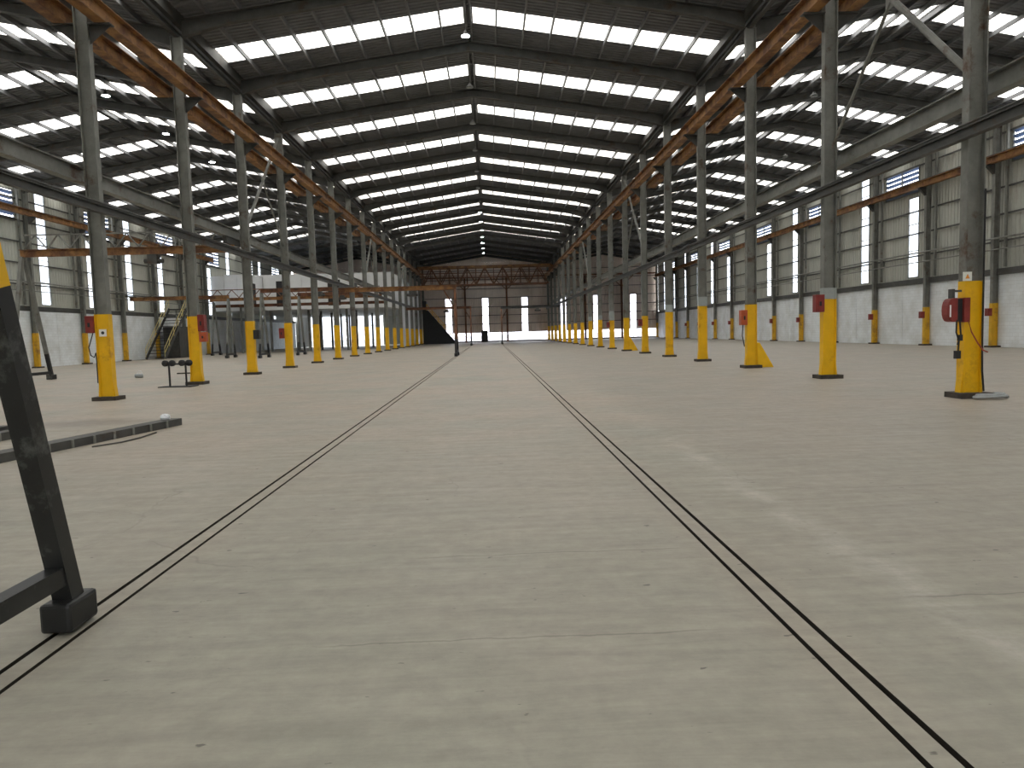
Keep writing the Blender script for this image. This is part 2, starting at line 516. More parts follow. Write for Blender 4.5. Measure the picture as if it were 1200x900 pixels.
# rafters: tapered, haunched beams, one for each frame and nave
def rafter(nv, y):
    a, b, e = NAVES[nv]; mid = (a + b)/2; h = e - .20; SLOPE = SLOPES[nv]
    xa, xb = a + .2, b - .2
    if nv == 'center': pass
    zr = e + SLOPE*(b - a)/2 - .20
    dep = .36; hd = .58; hl = 1.7
    def zt(x): return h + SLOPE*min(x - a, b - x)
    m = MB()
    def seg(x0, x1, d0, d1):
        # web and two flanges
        for off0, off1, w in (((-.012, 0), (-.012, 0), .18),):
            pass
        t0, t1 = zt(x0), zt(x1)
        m.prism([(x0, t0 - d0), (x1, t1 - d1), (x1, t1), (x0, t0)], 'y', -.008, .008)
        m.prism([(x0, t0 - .02), (x1, t1 - .02), (x1, t1), (x0, t0)], 'y', -.11, .11)
        m.prism([(x0, t0 - d0 - .02), (x1, t1 - d1 - .02), (x1, t1 - d1), (x0, t0 - d0)], 'y', -.11, .11)
    seg(xa, xa + hl, hd, dep); seg(xa + hl, mid, dep, dep); seg(mid, xb - hl, dep, dep); seg(xb - hl, xb, dep, hd)
    return m.mesh('roof_rafter', 'steel_dark')
LBL = {'center': 'dark haunched steel rafter spanning the middle nave between two columns',
       'left': 'dark haunched steel rafter spanning the left nave from wall to column',
       'right': 'dark haunched steel rafter spanning the right nave from column to wall'}
for nv in NAVES:
    me = rafter(nv, 0)
    for y in COLY:
        o = link('roof_rafter', me, loc=(0, y, 0))
        tag(o, LBL[nv], 'rafter', 'rafters of the %s nave' % ('middle' if nv == 'center' else nv))

# ------------------------------------------------------------------ columns
def h_shaft(d, bf, z0, z1, tf=.028, tw=.016):
    return (MB().box(-d/2, -d/2 + tf, -bf/2, bf/2, z0, z1).box(d/2 - tf, d/2, -bf/2, bf/2, z0, z1)
            .box(-d/2 + tf, d/2 - tf, -tw/2, tw/2, z0, z1))

def foot_guard(d, bf, h, flare=.10):
    # yellow boxed foot: flanges, closing plate set just behind the flange edges, flared bottom
    m = h_shaft(d + .012, bf + .012, .10, h, .034, .02)
    m.box(-d/2 + .03, d/2 - .03, -bf/2 + .03, -bf/2 + .05, .10, h)
    m.box(-d/2 + .03, d/2 - .03, bf/2 - .05, bf/2 - .03, .10, h)
    for sx in (-1, 1):
        m.prism([(sx*d/2, .10), (sx*(d/2 + flare), .10), (sx*d/2, .62)][::sx], 'y', -bf/2 + .02, bf/2 - .02)
    return m

me_shaft = {}
def main_column(x, y, top, guard_h, label, group, primer=0.0, far=False):
    c = thing('steel_column', label, 'column', (x, y, 0), group)
    key = ('s', top, guard_h)
    if key not in me_shaft: me_shaft[key] = h_shaft(.37, .21, guard_h - .02, top).mesh('shaft', 'steel')
    link('shaft', me_shaft[key], c)
    key = ('g', guard_h)
    if key not in me_shaft: me_shaft[key] = foot_guard(.37, .21, guard_h, .05).mesh('yellow_foot', 'yellow')
    link('yellow_foot', me_shaft[key], c)
    if 'p' not in me_shaft: me_shaft['p'] = MB().box(-.33, .33, -.27, .27, 0, .11).mesh('base_plate', 'plate')
    link('base_plate', me_shaft['p'], c)
    if primer: link('primer_band', h_shaft(.385, .225, guard_h, guard_h + primer, .036, .024).box(-.17, .17, -.095, -.08, guard_h, guard_h + primer).mesh('primer_band', 'primer'), c)
    # brackets for the crane girders
    if 'b' not in me_shaft:
        me_shaft['b'] = MB().prism([(-.78, 10.25), (-.18, 9.75), (-.18, 10.27), (-.78, 10.27)], 'y', -.01, .01).box(-.80, -.18, -.13, .13, 10.255, 10.28).mesh('bracket', 'steel_dark')
        me_shaft['b2'] = MB().prism([(.78, 10.25), (.18, 9.75), (.18, 10.27), (.78, 10.27)][::-1], 'y', -.01, .01).box(.18, .80, -.13, .13, 10.255, 10.28).mesh('bracket', 'steel_dark')
    link('bracket', me_shaft['b'], c); link('bracket', me_shaft['b2'], c)
    return c

main_cols = {}
for i, y in enumerate(COLY):
    k = i - 5
    gr = 2.38; pr = 0
    if k == 1: gr, pr = 2.30, .32
    if k == 3: gr, pr = 2.55, .42
    if k in (4, 8, 9): gr, pr = 2.45, .40
    if k == 7: gr, pr = 2.3, .75
    lab = 'grey steel column with yellow foot in the row right of the lane'
    if pr: lab = 'grey steel column right of the lane with a pale grey band above its yellow foot'
    main_cols[('R', k)] = main_column(XR, y, 12.4, gr, lab, 'columns right of the lane' if not pr else 'columns with a pale grey band', pr)
    lab = 'grey steel column with yellow foot in the row left of the lane'
    main_cols[('L', k)] = main_column(XL, y, 12.4, 2.42 if k != 2 else 2.5, lab, 'columns left of the lane')
main_cols[('R', 2)]['label'] = 'grey steel column with a yellow wedge on its foot and an orange reel box'
del main_cols[('R', 2)]['group']
main_cols[('R', 6)]['label'] = 'smaller looking grey steel column with a yellow wedge welded to its foot, no box'
for kk in (2, 6):
    MB().prism([(.17, .95), (.27, .95), (.80, .02), (.335, .02), (.335, .12), (.2, .12)], 'y', -.17, -.02).build('wedge_guard', 'yellow', main_cols[('R', kk)])
del main_cols[('R', 6)]['group']
main_cols[('R', 6)]['label'] = 'grey steel column with a yellow wedge welded to its foot and no box on it'
main_cols[('R', 0)]['label'] = 'grey steel column with yellow foot carrying red reel boxes, hanging cables and a sign'
del main_cols[('R', 0)]['group']
main_cols[('L', 1)]['label'] = 'grey steel column with yellow foot, red box and white sign beside the steel bars'
del main_cols[('L', 1)]['group']
main_cols[('L', 2)]['label'] = 'grey steel column with yellow foot beside the black roller stand'
del main_cols[('L', 2)]['group']

# ------------------------------------------------------------------ crane girders on the columns
def girder(name, x, y0, y1, z0, z1, bf, m, label, rail=True, seg=True):
    t = thing(name, label, 'girder')
    MB().ibeam_y(x, y0, y1, z0, z1, bf, .03, .016).build('beam', m, t)
    if rail: MB().box(x - .03, x + .03, y0, y1, z1, z1 + .08).build('rail', 'steel_dark', t)
    return t
girder('crane_girder', XR - .55, COLY[0], Y1 - 1, 10.28, 10.76, .34, 'orange', 'orange rusty crane girder facing the middle nave on the right row of columns')
girder('crane_girder', XR + .55, COLY[0], Y1 - 1, 10.28, 10.76, .34, 'orange', 'orange rusty crane girder facing the right nave on the right row of columns')
girder('crane_girder', XL + .55, COLY[0], Y1 - 1, 10.28, 10.76, .34, 'orange', 'orange rusty crane girder facing the middle nave on the left row of columns')
girder('crane_girder', XL - .55, COLY[0], 82 - .2, 10.28, 10.76, .34, 'orange', 'orange rusty crane girder facing the left nave on the left row of columns')
girder('crane_girder', WR - .62, COLY[0], Y1 - 1, 10.0, 10.4, .3, 'orange', 'orange crane girder along the right outer wall under the louvres')
girder('crane_girder', WL + .62, COLY[0], 82 - .2, 10.5, 10.9, .3, 'orange', 'orange crane girder along the left outer wall under the louvres')
# lower runway beams
for sgn, x, ye, nm in ((1, XR, Y1 - 1, 'right'), (-1, XL, 81.8, 'left')):
    t = thing('runway_beam', 'grey steel runway beam at mid height behind the %s row of columns' % nm, 'beam')
    MB().ibeam_y(x + sgn*.40, COLY[0], ye, 6.06, 6.48, .26).build('beam', 'steel', t)
    t = thing('runway_beam', 'dark steel runway beam at mid height on the lane side of the %s columns' % nm, 'beam')
    MB().ibeam_y(x - sgn*.37, COLY[0], Y1 - 1, 5.14, 5.36, .16).build('beam', 'steel_dark', t)
    MB().tube([(x - sgn*.37, COLY[0], 5.42), (x - sgn*.37, Y1 - 1, 5.42)], .03, 6).build('conduit', 'steel_dark', t)
# eave struts
for x, nm in ((XL, 'left'), (XR, 'right')):
    for zz, w in ((12.41, .16),):
        t = MB().ibeam_y(x, COLY[0], Y1 - .5, zz, zz + .2, w).build('eave_strut', 'steel_dark')
        tag(t, 'dark steel eave strut running along the heads of the %s columns' % nm, 'beam')

# chevron braces between columns
def chevron(x, k, label, group, zt=12.1):
    y0 = 14 + 6*k
    t = thing('diagonal_brace', label, 'brace', (x, y0, 0), group)
    MB().tube([(0, .15, 6.55), (0, 5.85, zt)], .075, 8).build('strut', 'steel', t)
    MB().tube([(0, 5.85, 6.5), (0, 2.95, 6.55 + (zt - 6.55)*2.8/5.7)], .045, 8).build('tie', 'steel', t)
    MB().box(-.01, .01, 2.7, 3.2, 6.35 + (zt - 6.55)*2.8/5.7, 6.75 + (zt - 6.55)*2.8/5.7).build('gusset', 'steel', t)
for x, ks, nm in ((XR, (0, 5, 9, 13), 'right'), (XL, (3, 8, 12), 'left')):
    for k in ks:
        chevron(x, k, 'grey tubular diagonal brace with a thin tie between two %s row columns' % nm, 'diagonal braces of the %s row' % nm, 12.1)

# ------------------------------------------------------------------ side walls
def corr_wall_mesh(name, m, w, h, pitch=.3, depth=.035):
    # sheet in the y-z plane, ribs vertical, rising towards +x
    n = max(1, round(w/pitch)); p = w/n; prof = []
    for i in range(n):
        y = i*p
        prof += [(y, 0), (y + p*.5, 0), (y + p*.6, depth), (y + p*.9, depth)]
    prof.append((w, 0))
    k = len(prof)
    vs = [(d, y, 0) for y, d in prof] + [(d, y, h) for y, d in prof]
    return MB().add(vs, [(i, i + 1, i + 1 + k, i + k) for i in range(k - 1)]).mesh(name, m)
_cm = {}
def clad(parent, m, x, y0, y1, z0, z1, along='y'):
    if y1 - y0 < .02 or z1 - z0 < .02: return
    key = (m, round(y1 - y0, 2), round(z1 - z0, 2), along)
    if key not in _cm:
        me = corr_wall_mesh('cladding_sheet', m, y1 - y0, z1 - z0)
        if along == 'x':
            for v in me.vertices: v.co = (v.co.y, v.co.x, v.co.z)
        _cm[key] = me
    link('cladding_sheet', _cm[key], parent, loc=(x, y0, z0) if along == 'y' else (y0, x, z0))

win_n = [0]
def wall_window(x, y0, y1, z0, z1, label, group, along='y', m='window_pane', step=1.75):
    win_n[0] += 1
    t = thing('window_%d' % win_n[0], label, 'window', (x, y0, z0) if along == 'y' else (y0, x, z0), group, 'structure')
    h = z1 - z0; nn = max(1, round(h/step))
    for i in range(nn):
        a, b = h*i/nn + .025, h*(i + 1)/nn - .025
        key = ('pane', round(y1 - y0, 2), round(b - a, 3), along, m)
        if key not in _cm:
            w = y1 - y0; mb_ = MB()
            mb_.box(-.004, .004, 0.03, w - .03, 0, b - a) if along == 'y' else mb_.box(.03, w - .03, -.004, .004, 0, b - a)
            _cm[key] = mb_.mesh('pane', m)
        link('pane', _cm[key], t, loc=(0, 0, a))
    fm = MB(); w = y1 - y0
    def bx(p0, p1, q0, q1, d=.04):
        fm.box(-d, d, p0, p1, q0, q1) if along == 'y' else fm.box(p0, p1, -d, d, q0, q1)
    bx(0, .03, 0, h); bx(w - .03, w, 0, h)
    for i in range(nn + 1): bx(.03, w - .03, h*i/nn - .025, h*i/nn + .025, .03)
    fm.build('frame', 'steel', t)

def louver(x, y0, y1, z0, z1, sgn, label, group):
    t = thing('louver_vent', label, 'vent', (x, y0, z0), group)
    h, w = z1 - z0, y1 - y0
    MB().box(-.05, .05, 0, .07, 0, h).box(-.05, .05, w - .07, w, 0, h).box(-.05, .05, w/2 - .03, w/2 + .03, 0, h).box(-.05, .05, .07, w - .07, 0, .06).box(-.05, .05, .07, w - .07, h - .06, h).build('frame', 'steel', t)
    nb = 6
    if ('lv', sgn, round(w, 2), round(h, 2)) not in _cm:
        st = h/nb
        _cm[('lv', sgn, round(w, 2), round(h, 2))] = MB().add([(-sgn*.06, .07, st*.62), (-sgn*.06, w - .07, st*.62), (sgn*.10, w - .07, .01), (sgn*.10, .07, .01),
                     (-sgn*.06, .07, st*.62 + .015), (-sgn*.06, w - .07, st*.62 + .015), (sgn*.10, w - .07, .025), (sgn*.10, .07, .025)],
                    [(0, 1, 2, 3), (7, 6, 5, 4), (0, 4, 5, 1), (2, 6, 7, 3), (0, 3, 7, 4), (1, 5, 6, 2)]).mesh('slat', 'louver')
    for i in range(nb):
        link('slat', _cm[('lv', sgn, round(w, 2), round(h, 2))], t, loc=(0, 0, h*i/nb))

ZB = 4.0     # top of the white blockwork
def side_wall(nm, x, sgn, top, tall_top, wy0, ww, tall_par, lz0, lz1, short_top, y_end=Y1):
    w = thing('wall_' + nm, 'outer wall of the %s nave, white blockwork below and corrugated cladding above' % nm, 'wall', kind='structure')
    xo = x + sgn*.12
    bays = [COLY[0] - BAY] + COLY
    # blockwork panels: 3 m wide, two courses of panels per bay, thin recessed joints
    key = MB().box(-.09, .09, .02, 2.98, .012, ZB/2 - .012).mesh('block_panel', 'white_block')
    yb = bays[0]
    while yb < y_end - .1:
        for j in (0, 1):
            link('block_panel', key, w, loc=(xo, yb, j*ZB/2))
        yb += 3.0
    MB().box(xo - .05, xo + .05, Y0, y_end, 0, ZB).build('joint_backing', 'white_paint', w)
    MB().box(x - .10, x + .10 + sgn*.1, Y0, y_end, ZB, ZB + .34).build('ring_beam', 'steel_dark', w)
    for z in [ZB + .34 + 1.45*i for i in range(1, 7)]:
        if z < top - .3: MB().box(xo - sgn*.12 - .04, xo - sgn*.12 + .04, Y0, y_end, z, z + .09).build('girt', 'steel_dark', w)
    for i, y in enumerate(bays[:-1]):
        k = i - 6
        tall = (k % 2) == tall_par
        a, b = y + wy0, y + wy0 + ww
        z0 = ZB + .34
        if b > y_end: break
        clad(w, 'sheet', xo, y, a, z0, top)
        if tall:
            clad(w, 'sheet', xo, a, b, z0, z0 + .15); clad(w, 'sheet', xo, a, b, tall_top, top)
            wall_window(xo, a, b, z0 + .15, tall_top, 'tall narrow translucent strip in the cladding of the %s wall' % nm, 'tall window strips of the %s wall' % nm)
            clad(w, 'sheet', xo, b, y + 6, z0, top)
        else:
            clad(w, 'sheet', xo, a, b, z0, z0 + .15); clad(w, 'sheet', xo, a, b, short_top, lz0); clad(w, 'sheet', xo, a, b, lz1, top)
            wall_window(xo, a, b, z0 + .15, short_top, 'short narrow translucent strip under a louvre in the %s wall' % nm, 'short window strips of the %s wall' % nm)
            le = y + 5.3
            clad(w, 'sheet', xo, b, le, z0, lz0); clad(w, 'sheet', xo, b, le, lz1, top); clad(w, 'sheet', xo, le, y + 6, z0, top)
            la = y + wy0
            louver(xo, la, le, lz0, lz1, sgn, 'blue grey louvre vent above a short window strip in the %s wall' % nm, 'louvre vents of the %s wall' % nm)
    return w
wr = side_wall('right', WR, 1, 12.84, 12.5, 1.42, 1.12, 0, 9.95, 11.75, 9.7)
wl = side_wall('left', WL, -1, 12.84, 12.5, 1.5, 1.12, 0, 10.1, 12.2, 9.9)

def wall_column(x, y, sgn, top, nm):
    c = thing('wall_column', 'grey steel column with a short yellow foot against the %s wall' % nm, 'column', (x, y, 0), 'columns of the %s wall' % nm)
    for key, fn in ((('ws', top), lambda: h_shaft(.32, .22, 2.42, top, .024).mesh('shaft', 'steel')),
                    (('wg',), lambda: foot_guard(.32, .22, 2.45, .03).mesh('yellow_foot', 'yellow_far')),
                    (('wp',), lambda: MB().box(-.3, .3, -.28, .28, 0, .1).mesh('base_plate', 'plate'))):
        if key not in me_shaft: me_shaft[key] = fn()
        link({'ws': 'shaft', 'wg': 'yellow_foot', 'wp': 'base_plate'}[key[0]], me_shaft[key], c)
    if ('wd', top) not in me_shaft: me_shaft[('wd', top)] = MB().box(-.06, .06, -.06, .06, 4.4, top - .3).mesh('stub_post', 'steel')
    link('stub_post', me_shaft[('wd', top)], c, loc=(sgn*.12, -.62, 0))
    if ('wb', sgn) not in me_shaft:
        s = -sgn
        me_shaft[('wb', sgn)] = MB().prism([(s*.18, 9.0), (s*.62, 9.45), (s*.62, 9.5), (s*.18, 9.5)][::-s], 'y', -.1, .1).mesh('bracket', 'steel_dark')
    link('bracket', me_shaft[('wb', sgn)], c, loc=(0, 0, .48 if sgn > 0 else .98))
    return c
for y in COLY:
    wall_column(WR - .22, y, 1, 12.6, 'right')
    if y < 82: wall_column(WL + .22, y, -1, 12.6, 'left')
# pipes on the walls
for x, sgn, nm, ye in ((WR - .5, 1, 'right', Y1), (WL + .5, -1, 'left', 81.5)):
    for z, r, d in ((5.95, .05, 'upper'), (5.35, .035, 'lower')):
        p = MB().tube([(x, COLY[0], z), (x, ye, z)], r, 8).build('wall_pipe', 'steel')
        tag(p, '%s grey pipe running along the %s wall at mid height' % (d, nm), 'pipe')
# small switch boxes on the right wall columns
bxm = MB().box(-.12, .12, -.13, .13, 0, .42).box(-.05, .05, -.15, -.13, .08, .2).mesh('switch_box', 'red')
for k in range(3, 15):
    o = link('switch_box', bxm, loc=(WR - .22 - .29, 14 + 6*k, 1.75))
    tag(o, 'small dark red switch box on the yellow foot of a right wall column', 'box', 'switch boxes on the right wall columns')

# ------------------------------------------------------------------ far end wall and rear wall
def gable_top(nv, x): return roof_z(nv, x) - .22
we = thing('wall_back', 'far end wall of corrugated cladding with narrow window strips', 'wall', kind='structure')
YE = Y1 - .05
for nv, (a, b, e) in NAVES.items():
    if nv == 'left': continue
    wins = {'center': [-6.75, -.65, 5.9], 'right': [12.3, 17.9, 24.1]}[nv]
    WW = 1.05
    cuts = [a]
    for wv in wins: cuts += [wv - WW/2, wv + WW/2]
    cuts.append(b)
    for i in range(len(cuts) - 1):
        x0, x1 = cuts[i], cuts[i + 1]
        if i % 2 == 1:
            wall_window(YE, x0, x1, 1.62, 7.35, 'narrow bright window strip in the far end wall', 'window strips of the end wall', 'x', 'end_pane', 1.45)
            clad(we, 'sheet_brown', YE, x0, x1, 7.35, e, 'x')
        else:
            clad(we, 'sheet_brown', YE, x0, x1, 1.62, e, 'x')
    # low translucent band
    n = round((b - a)/2.0)
    for i in range(n):
        x0 = a + (b - a)*i/n
        wall_window(YE, x0, x0 + (b - a)/n, .22, 1.6, 'low bright translucent panel at the foot of the far end wall', 'low panels of the end wall', 'x', 'end_pane', 1.4)
    MB().box(a, b, YE - .08, YE + .08, 0, .2).build('plinth', 'steel_dark', we)
    mid = (a + b)/2
    MB().prism([(a, e), (b, e), (mid, roof_z(nv, mid) + .02)], 'y', YE - .02, YE + .02).build('gable_sheet', 'sheet_brown', we)
    for z in (3.0, 4.4, 5.8, 7.3, 8.8, 10.3, 11.8):
        MB().box(a + .2, b - .2, YE - .16, YE - .06, z, z + .1).build('girt', 'steel_dark', we)
    for t in (1/3, 2/3):
        x = a + (b - a)*t
        c = thing('wind_post', 'dark wind post with knee braces standing against the far end wall', 'post', (x, YE - .52, 0), 'wind posts of the end wall')
        h_shaft(.3, .25, 0, 10.6).build('shaft', 'rusty', c)
        MB().bar((0, 0, 8.6), (-2.0, 0, 10.5), .12).build('knee_brace', 'rusty', c)
        MB().bar((0, 0, 8.6), (2.0, 0, 10.5), .12).build('knee_brace', 'rusty', c)
    o = MB().ibeam_x(a + .3, b - .3, YE - .52, 10.62, 10.85, .2).build('wind_beam', 'rusty')
    tag(o, 'rusty wind beam on the post heads at the end of the %s nave' % ('middle' if nv == 'center' else nv), 'beam')
# left nave end: big glazed doors under the office floor
a, b, e = NAVES['left']
clad(we, 'sheet_brown', YE, a, b, 5.0, e, 'x')
MB().prism([(a, e), (b, e), ((a + b)/2, roof_z('left', (a + b)/2) + .02)], 'y', YE - .02, YE + .02).build('gable_sheet', 'sheet_brown', we)
clad(we, 'white_sheet', YE, a, -29.7, .02, 5.0, 'x')
x = -29.7
while x < -19.0:
    wall_window(YE, x, x + 1.9, .1, 4.9, 'bright glazed door leaf under the office floor', 'glazed door leaves of the left nave', 'x', 'window_pane', 1.6)
    x += 2.0
clad(we, 'white_sheet', YE, x, b, .02, 5.0, 'x')
# rear wall, behind the camera: unseen gateway added in the middle nave for daylight
wf = thing('wall_front', 'rear wall of the hall with an added gateway for daylight', 'wall', kind='structure')
for nv, (a, b, e) in NAVES.items():
    mid = (a + b)/2
    op = nv == 'center'
    if op:
        clad(wf, 'sheet', Y0 + .05, a, a + 6.2, 0, e, 'x'); clad(wf, 'sheet', Y0 + .05, b - 6.2, b, 0, e, 'x'); clad(wf, 'sheet', Y0 + .05, a + 6.2, b - 6.2, 6.0, e, 'x')
    else: clad(wf, 'sheet', Y0 + .05, a, b, 0, e, 'x')
    MB().prism([(a, e), (b, e), (mid, roof_z(nv, mid) + .02)], 'y', Y0 + .03, Y0 + .07).build('gable_sheet', 'sheet', wf)

# ------------------------------------------------------------------ office block in the left nave
OB = thing('office_block', 'white panelled two storey office block built into the far end of the left nave', 'building', (0, 0, 0))
OY, OX0, OX1 = 82.0, WL + .1, XL - .45
MB().box(OX0, OX1, OY, Y1 - .3, 4.9, 5.25).build('floor_slab', 'white_sheet', OB)
MB().box(OX0, OX1, OY, Y1 - .3, 8.85, 8.95).build('flat_roof', 'white_sheet', OB)
npan = 14   # front panels
pw = (OX1 - OX0)/npan
pm = MB().box(.012, pw - .012, 0, .06, 5.25, 8.85).mesh('wall_panel', 'white_sheet')
for i in range(npan):
    if i in (5, 9):
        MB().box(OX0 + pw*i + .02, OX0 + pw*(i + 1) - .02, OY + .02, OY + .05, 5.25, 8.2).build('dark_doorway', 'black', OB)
        MB().box(OX0 + pw*i + .012, OX0 + pw*(i + 1) - .012, OY, OY + .06, 8.2, 8.85).build('wall_panel', 'white_sheet', OB)
        continue
    link('wall_panel', pm, OB, loc=(OX0 + pw*i, OY, 0))
npn = 26
pl = (Y1 - .4 - OY)/npn
pm = MB().box(-.06, 0, .02, pl - .02, 5.25, 8.85).mesh('wall_panel', 'white_sheet')
pm2 = MB().box(-.06, 0, .03, pl - .03, .05, 4.9).mesh('lower_panel', 'white_sheet')
for i in range(npn):
    link('wall_panel', pm, OB, loc=(OX1, OY + pl*i, 0))
    if i > 4: link('lower_panel', pm2, OB, loc=(OX1, OY + pl*i, 0))
for y in (84, 90, 96, 102, 108):
    for x in (-26, -21.5, -17):
        MB().box(x - .12, x + .12, y - .12, y + .12, 0, 4.9).build('post', 'steel', OB)
tag(OB, 'white panelled two storey office block built into the far end of the left nave', 'building')
cab = thing('control_cabin', 'small raised white cabin in front of the office block by the left wall', 'cabin', (-27.4, 79.0, 5.15))
MB().box(-1.3, 1.3, -1.6, 2.9, .12, .2).build('cabin_floor', 'steel_dark', cab)
for i in range(2):
    MB().box(-1.3 + 1.3*i + .01, -1.3 + 1.3*(i + 1) - .01, -1.6, -1.54, .2, 3.4).build('wall_panel', 'white_paint', cab)
MB().box(1.24, 1.3, -1.54, 2.9, .2, 3.4).build('side_wall', 'white_paint', cab)
MB().box(-1.35, 1.35, -1.65, 2.9, 3.4, 3.5).build('cabin_roof', 'white_paint', cab)
MB().box(1.3, 1.32, -.8, .4, .2, 2.6).build('door', 'black', cab)
for x in (-1.15, 1.15):
    for y in (-1.4, 2.4): MB().box(x - .1, x + .1, y - .1, y + .1, -5.15, .12).build('leg', 'steel', cab)

# ------------------------------------------------------------------ stairs
def stair(name, label, origin, axis, width, rise, run, n, tread_m, side_m, rail_m):
    """flight rising from origin along axis ('y+' or 'x-')"""
    t = thing(name, label, 'stairs', origin)
    def P(u, v, z): return (v, u, z) if axis == 'y+' else (-u, v, z)
    def bx(u0, u1, v0, v1, z0, z1):
        a, b = P(u0, v0, z0), P(u1, v1, z1)
        return MB().box(min(a[0], b[0]), max(a[0], b[0]), min(a[1], b[1]), max(a[1], b[1]), z0, z1)
    for i in range(n):
        bx(run*i/n, run*(i + 1)/n + .04, 0, width, rise*(i + 1)/n - .05, rise*(i + 1)/n).build('tread', tread_m, t)
    for v in (0, width):
        MB().bar(P(0, v, .05), P(run, v, rise), .06, .28).build('stringer', side_m, t)
        r = MB()
        for dz in (.55, 1.0): r.tube([P(0, v, dz), P(run, v, rise + dz)], .03, 6)
        for i in range(6): u = run*i/5; r.tube([P(u, v, rise*i/5), P(u, v, rise*i/5 + 1.0)], .025, 6)
        r.build('handrail', rail_m, t)
    return t, bx, P
st, bx, P = stair('stairs', 'black steel stairs with pale yellow handrails against the left wall', (-31.3, 64.3, 0), 'y+', 1.7, 4.75, 5.2, 17, 'black', 'steel_dark', 'pale_yellow')
bx(5.2, 6.7, 0, 1.7, 4.65, 4.75).build('landing', 'steel_dark', st)
for v in (.08, 1.62): bx(6.45, 6.6, v - .06, v + .06, 0, 4.65).build('landing_leg', 'steel', st)
r = MB()
for dz in (.55, 1.0): r.tube([P(5.2, 1.7, 4.75 + dz), P(6.7, 1.7, 4.75 + dz)], .03, 6)
for u in (5.9, 6.7): r.tube([P(u, 1.7, 4.75), P(u, 1.7, 5.75)], .025, 6)
r.build('landing_rail', 'pale_yellow', st)
bx(3.4, 6.4, .1, 1.6, 0, 3.0).build('under_stair_store', 'steel_dark', st)

st2, bx, P = stair('stairs', 'solid black stairs with yellow handrail rising to the office at the far end', (-5.5, 110.5, 0), 'x-', 1.3, 5.3, 4.4, 18, 'black', 'black', 'yellow')
MB().prism([(0, 0.02), (-4.4, .02), (-4.4, 5.2), (-.1, .15)], 'y', .04, 1.26).build('stair_side', 'black', st2)
MB().box(-5.0, -4.4, 0, 1.3, 0, 6.8).build('stair_tower', 'black', st2)

# ------------------------------------------------------------------ semi gantry cranes
def a_frame(t, x, y, spread, h, w, m_low, m_up, split, foot=(.24, .42, .24), twin=True):
    """A frame standing on a floor rail, legs spread along y"""
    for s in (-1, 1):
        fy = y + s*spread/2
        MB().box(x - foot[0]/2, x + foot[0]/2, fy - foot[1]/2, fy + foot[1]/2, .015, foot[2]).build('wheel_box', 'black_paint', t, .02)
        MB().lathe((x, fy, .055), [(.055, -.02), (.055, .02)], 14, 'x').build('wheel', 'steel_dark', t.children[-1])
        a, b = Vector((x, fy, foot[2] - .01)), Vector((x, y + s*w*.6, h))
        c = a.lerp(b, (split - a.z)/(b.z - a.z))
        MB().bar(a, c, w, w, (1, 0, 0)).build('leg', m_low, t)
        MB().bar(c, b, w, w, (1, 0, 0)).build('leg', m_up, t)
    MB().bar((x, y - spread/2 + .05, .325), (x, y + spread/2 - .05, .325), w*.85, w*.95).build('tie_bar', m_low, t)

def lattice(x0, x1, y, z0, z1, n, w):
    m = MB()
    m.bar((x0, y, z1), (x1, y, z1), w)
    for i in range(n):
        xa = x0 + (x1 - x0)*i/n; xb = x0 + (x1 - x0)*(i + 1)/n; xm = (xa + xb)/2
        m.bar((xa, y, z0), (xm, y, z1), w*.8); m.bar((xm, y, z1), (xb, y, z0), w*.8)
    return m

# the near one, its black leg at the left edge of the picture: foot on the left rail
t = thing('semi_gantry_crane', 'black painted crane leg frame with tie bar, foot on the left floor rail', 'crane')
LEAN = .239
spread = 2.3
a_frame(t, -2.445, 3.945 - spread/2, spread, .2 + (spread/2 - .066)/LEAN, .11, 'black_paint', 'yellow', 1.9, (.17, .28, .18))
hz = .2 + (spread/2 - .066)/LEAN
MB().ibeam_x(XL + .3, -2.2, 3.945 - spread/2, hz, hz + .32, .2).build('bridge_beam', 'orange', t)
MB().box(XL + .29, XL + .45, 3.945 - spread/2 - .8, 3.945 - spread/2 + .8, hz + .32, 5.13).build('end_carriage', 'steel_dark', t)

def semi_gantry(x_leg, x_end, y, label, h=4.75, truss=False, m='orange', spread=2.4, w=.16, cl=False, carr=5.13):
    t = thing('semi_gantry_crane', label, 'crane')
    a_frame(t, x_leg, y, spread, h, w, 'black', 'rusty' if not cl else 'steel', 1.2)
    x0, x1 = min(x_leg, x_end) - .1, max(x_leg, x_end) + .1
    MB().ibeam_x(x0, x1, y, h, h + .32, .2).build('bridge_beam', m, t)
    if truss:
        lattice(x0 + .2, x1 - .2, y, h + .34, h + .95, 9, .06).build('lattice', 'steel', t)
    xe = x_end
    MB().box(xe - .08, xe + .08, y - .8, y + .8, h + .32, carr).build('end_carriage', 'steel_dark', t)
    hx = x0 + (x1 - x0)*.62
    MB().box(hx - .2, hx + .2, y - .18, y + .18, h - .42, h - .02).lathe((hx, y, h - .3), [(.1, -.4), (.1, .4)], 10, 'x').build('hoist', 'steel_dark', t)
    d = -1 if x_end < x_leg else 1
    if not cl: MB().bar((x_leg + d*.0, y, h - 1.4), (x_leg + d*.8, y, h), .1).build('knee_brace', 'rusty', t)
    return t
semi_gantry(-2.41, XL + .37, 50.0, 'rust brown crane leg on the left rail with an orange beam to the left columns', 4.72)
semi_gantry(-2.41, XL + .37, 89.5, 'distant rust brown crane leg frame on the left rail in front of the end wall', 4.72, m='rusty')
semi_gantry(1.61, XR - .37, 94.0, 'distant thin crane leg frame on the right rail in front of the end wall', 4.72, m='steel_dark')
semi_gantry(-20.3, XL - .40, 31.4, 'grey leg frame with orange bridge beam and light lattice in the left nave', 5.45, True, 'orange', 2.7, .14, True, 6.05)
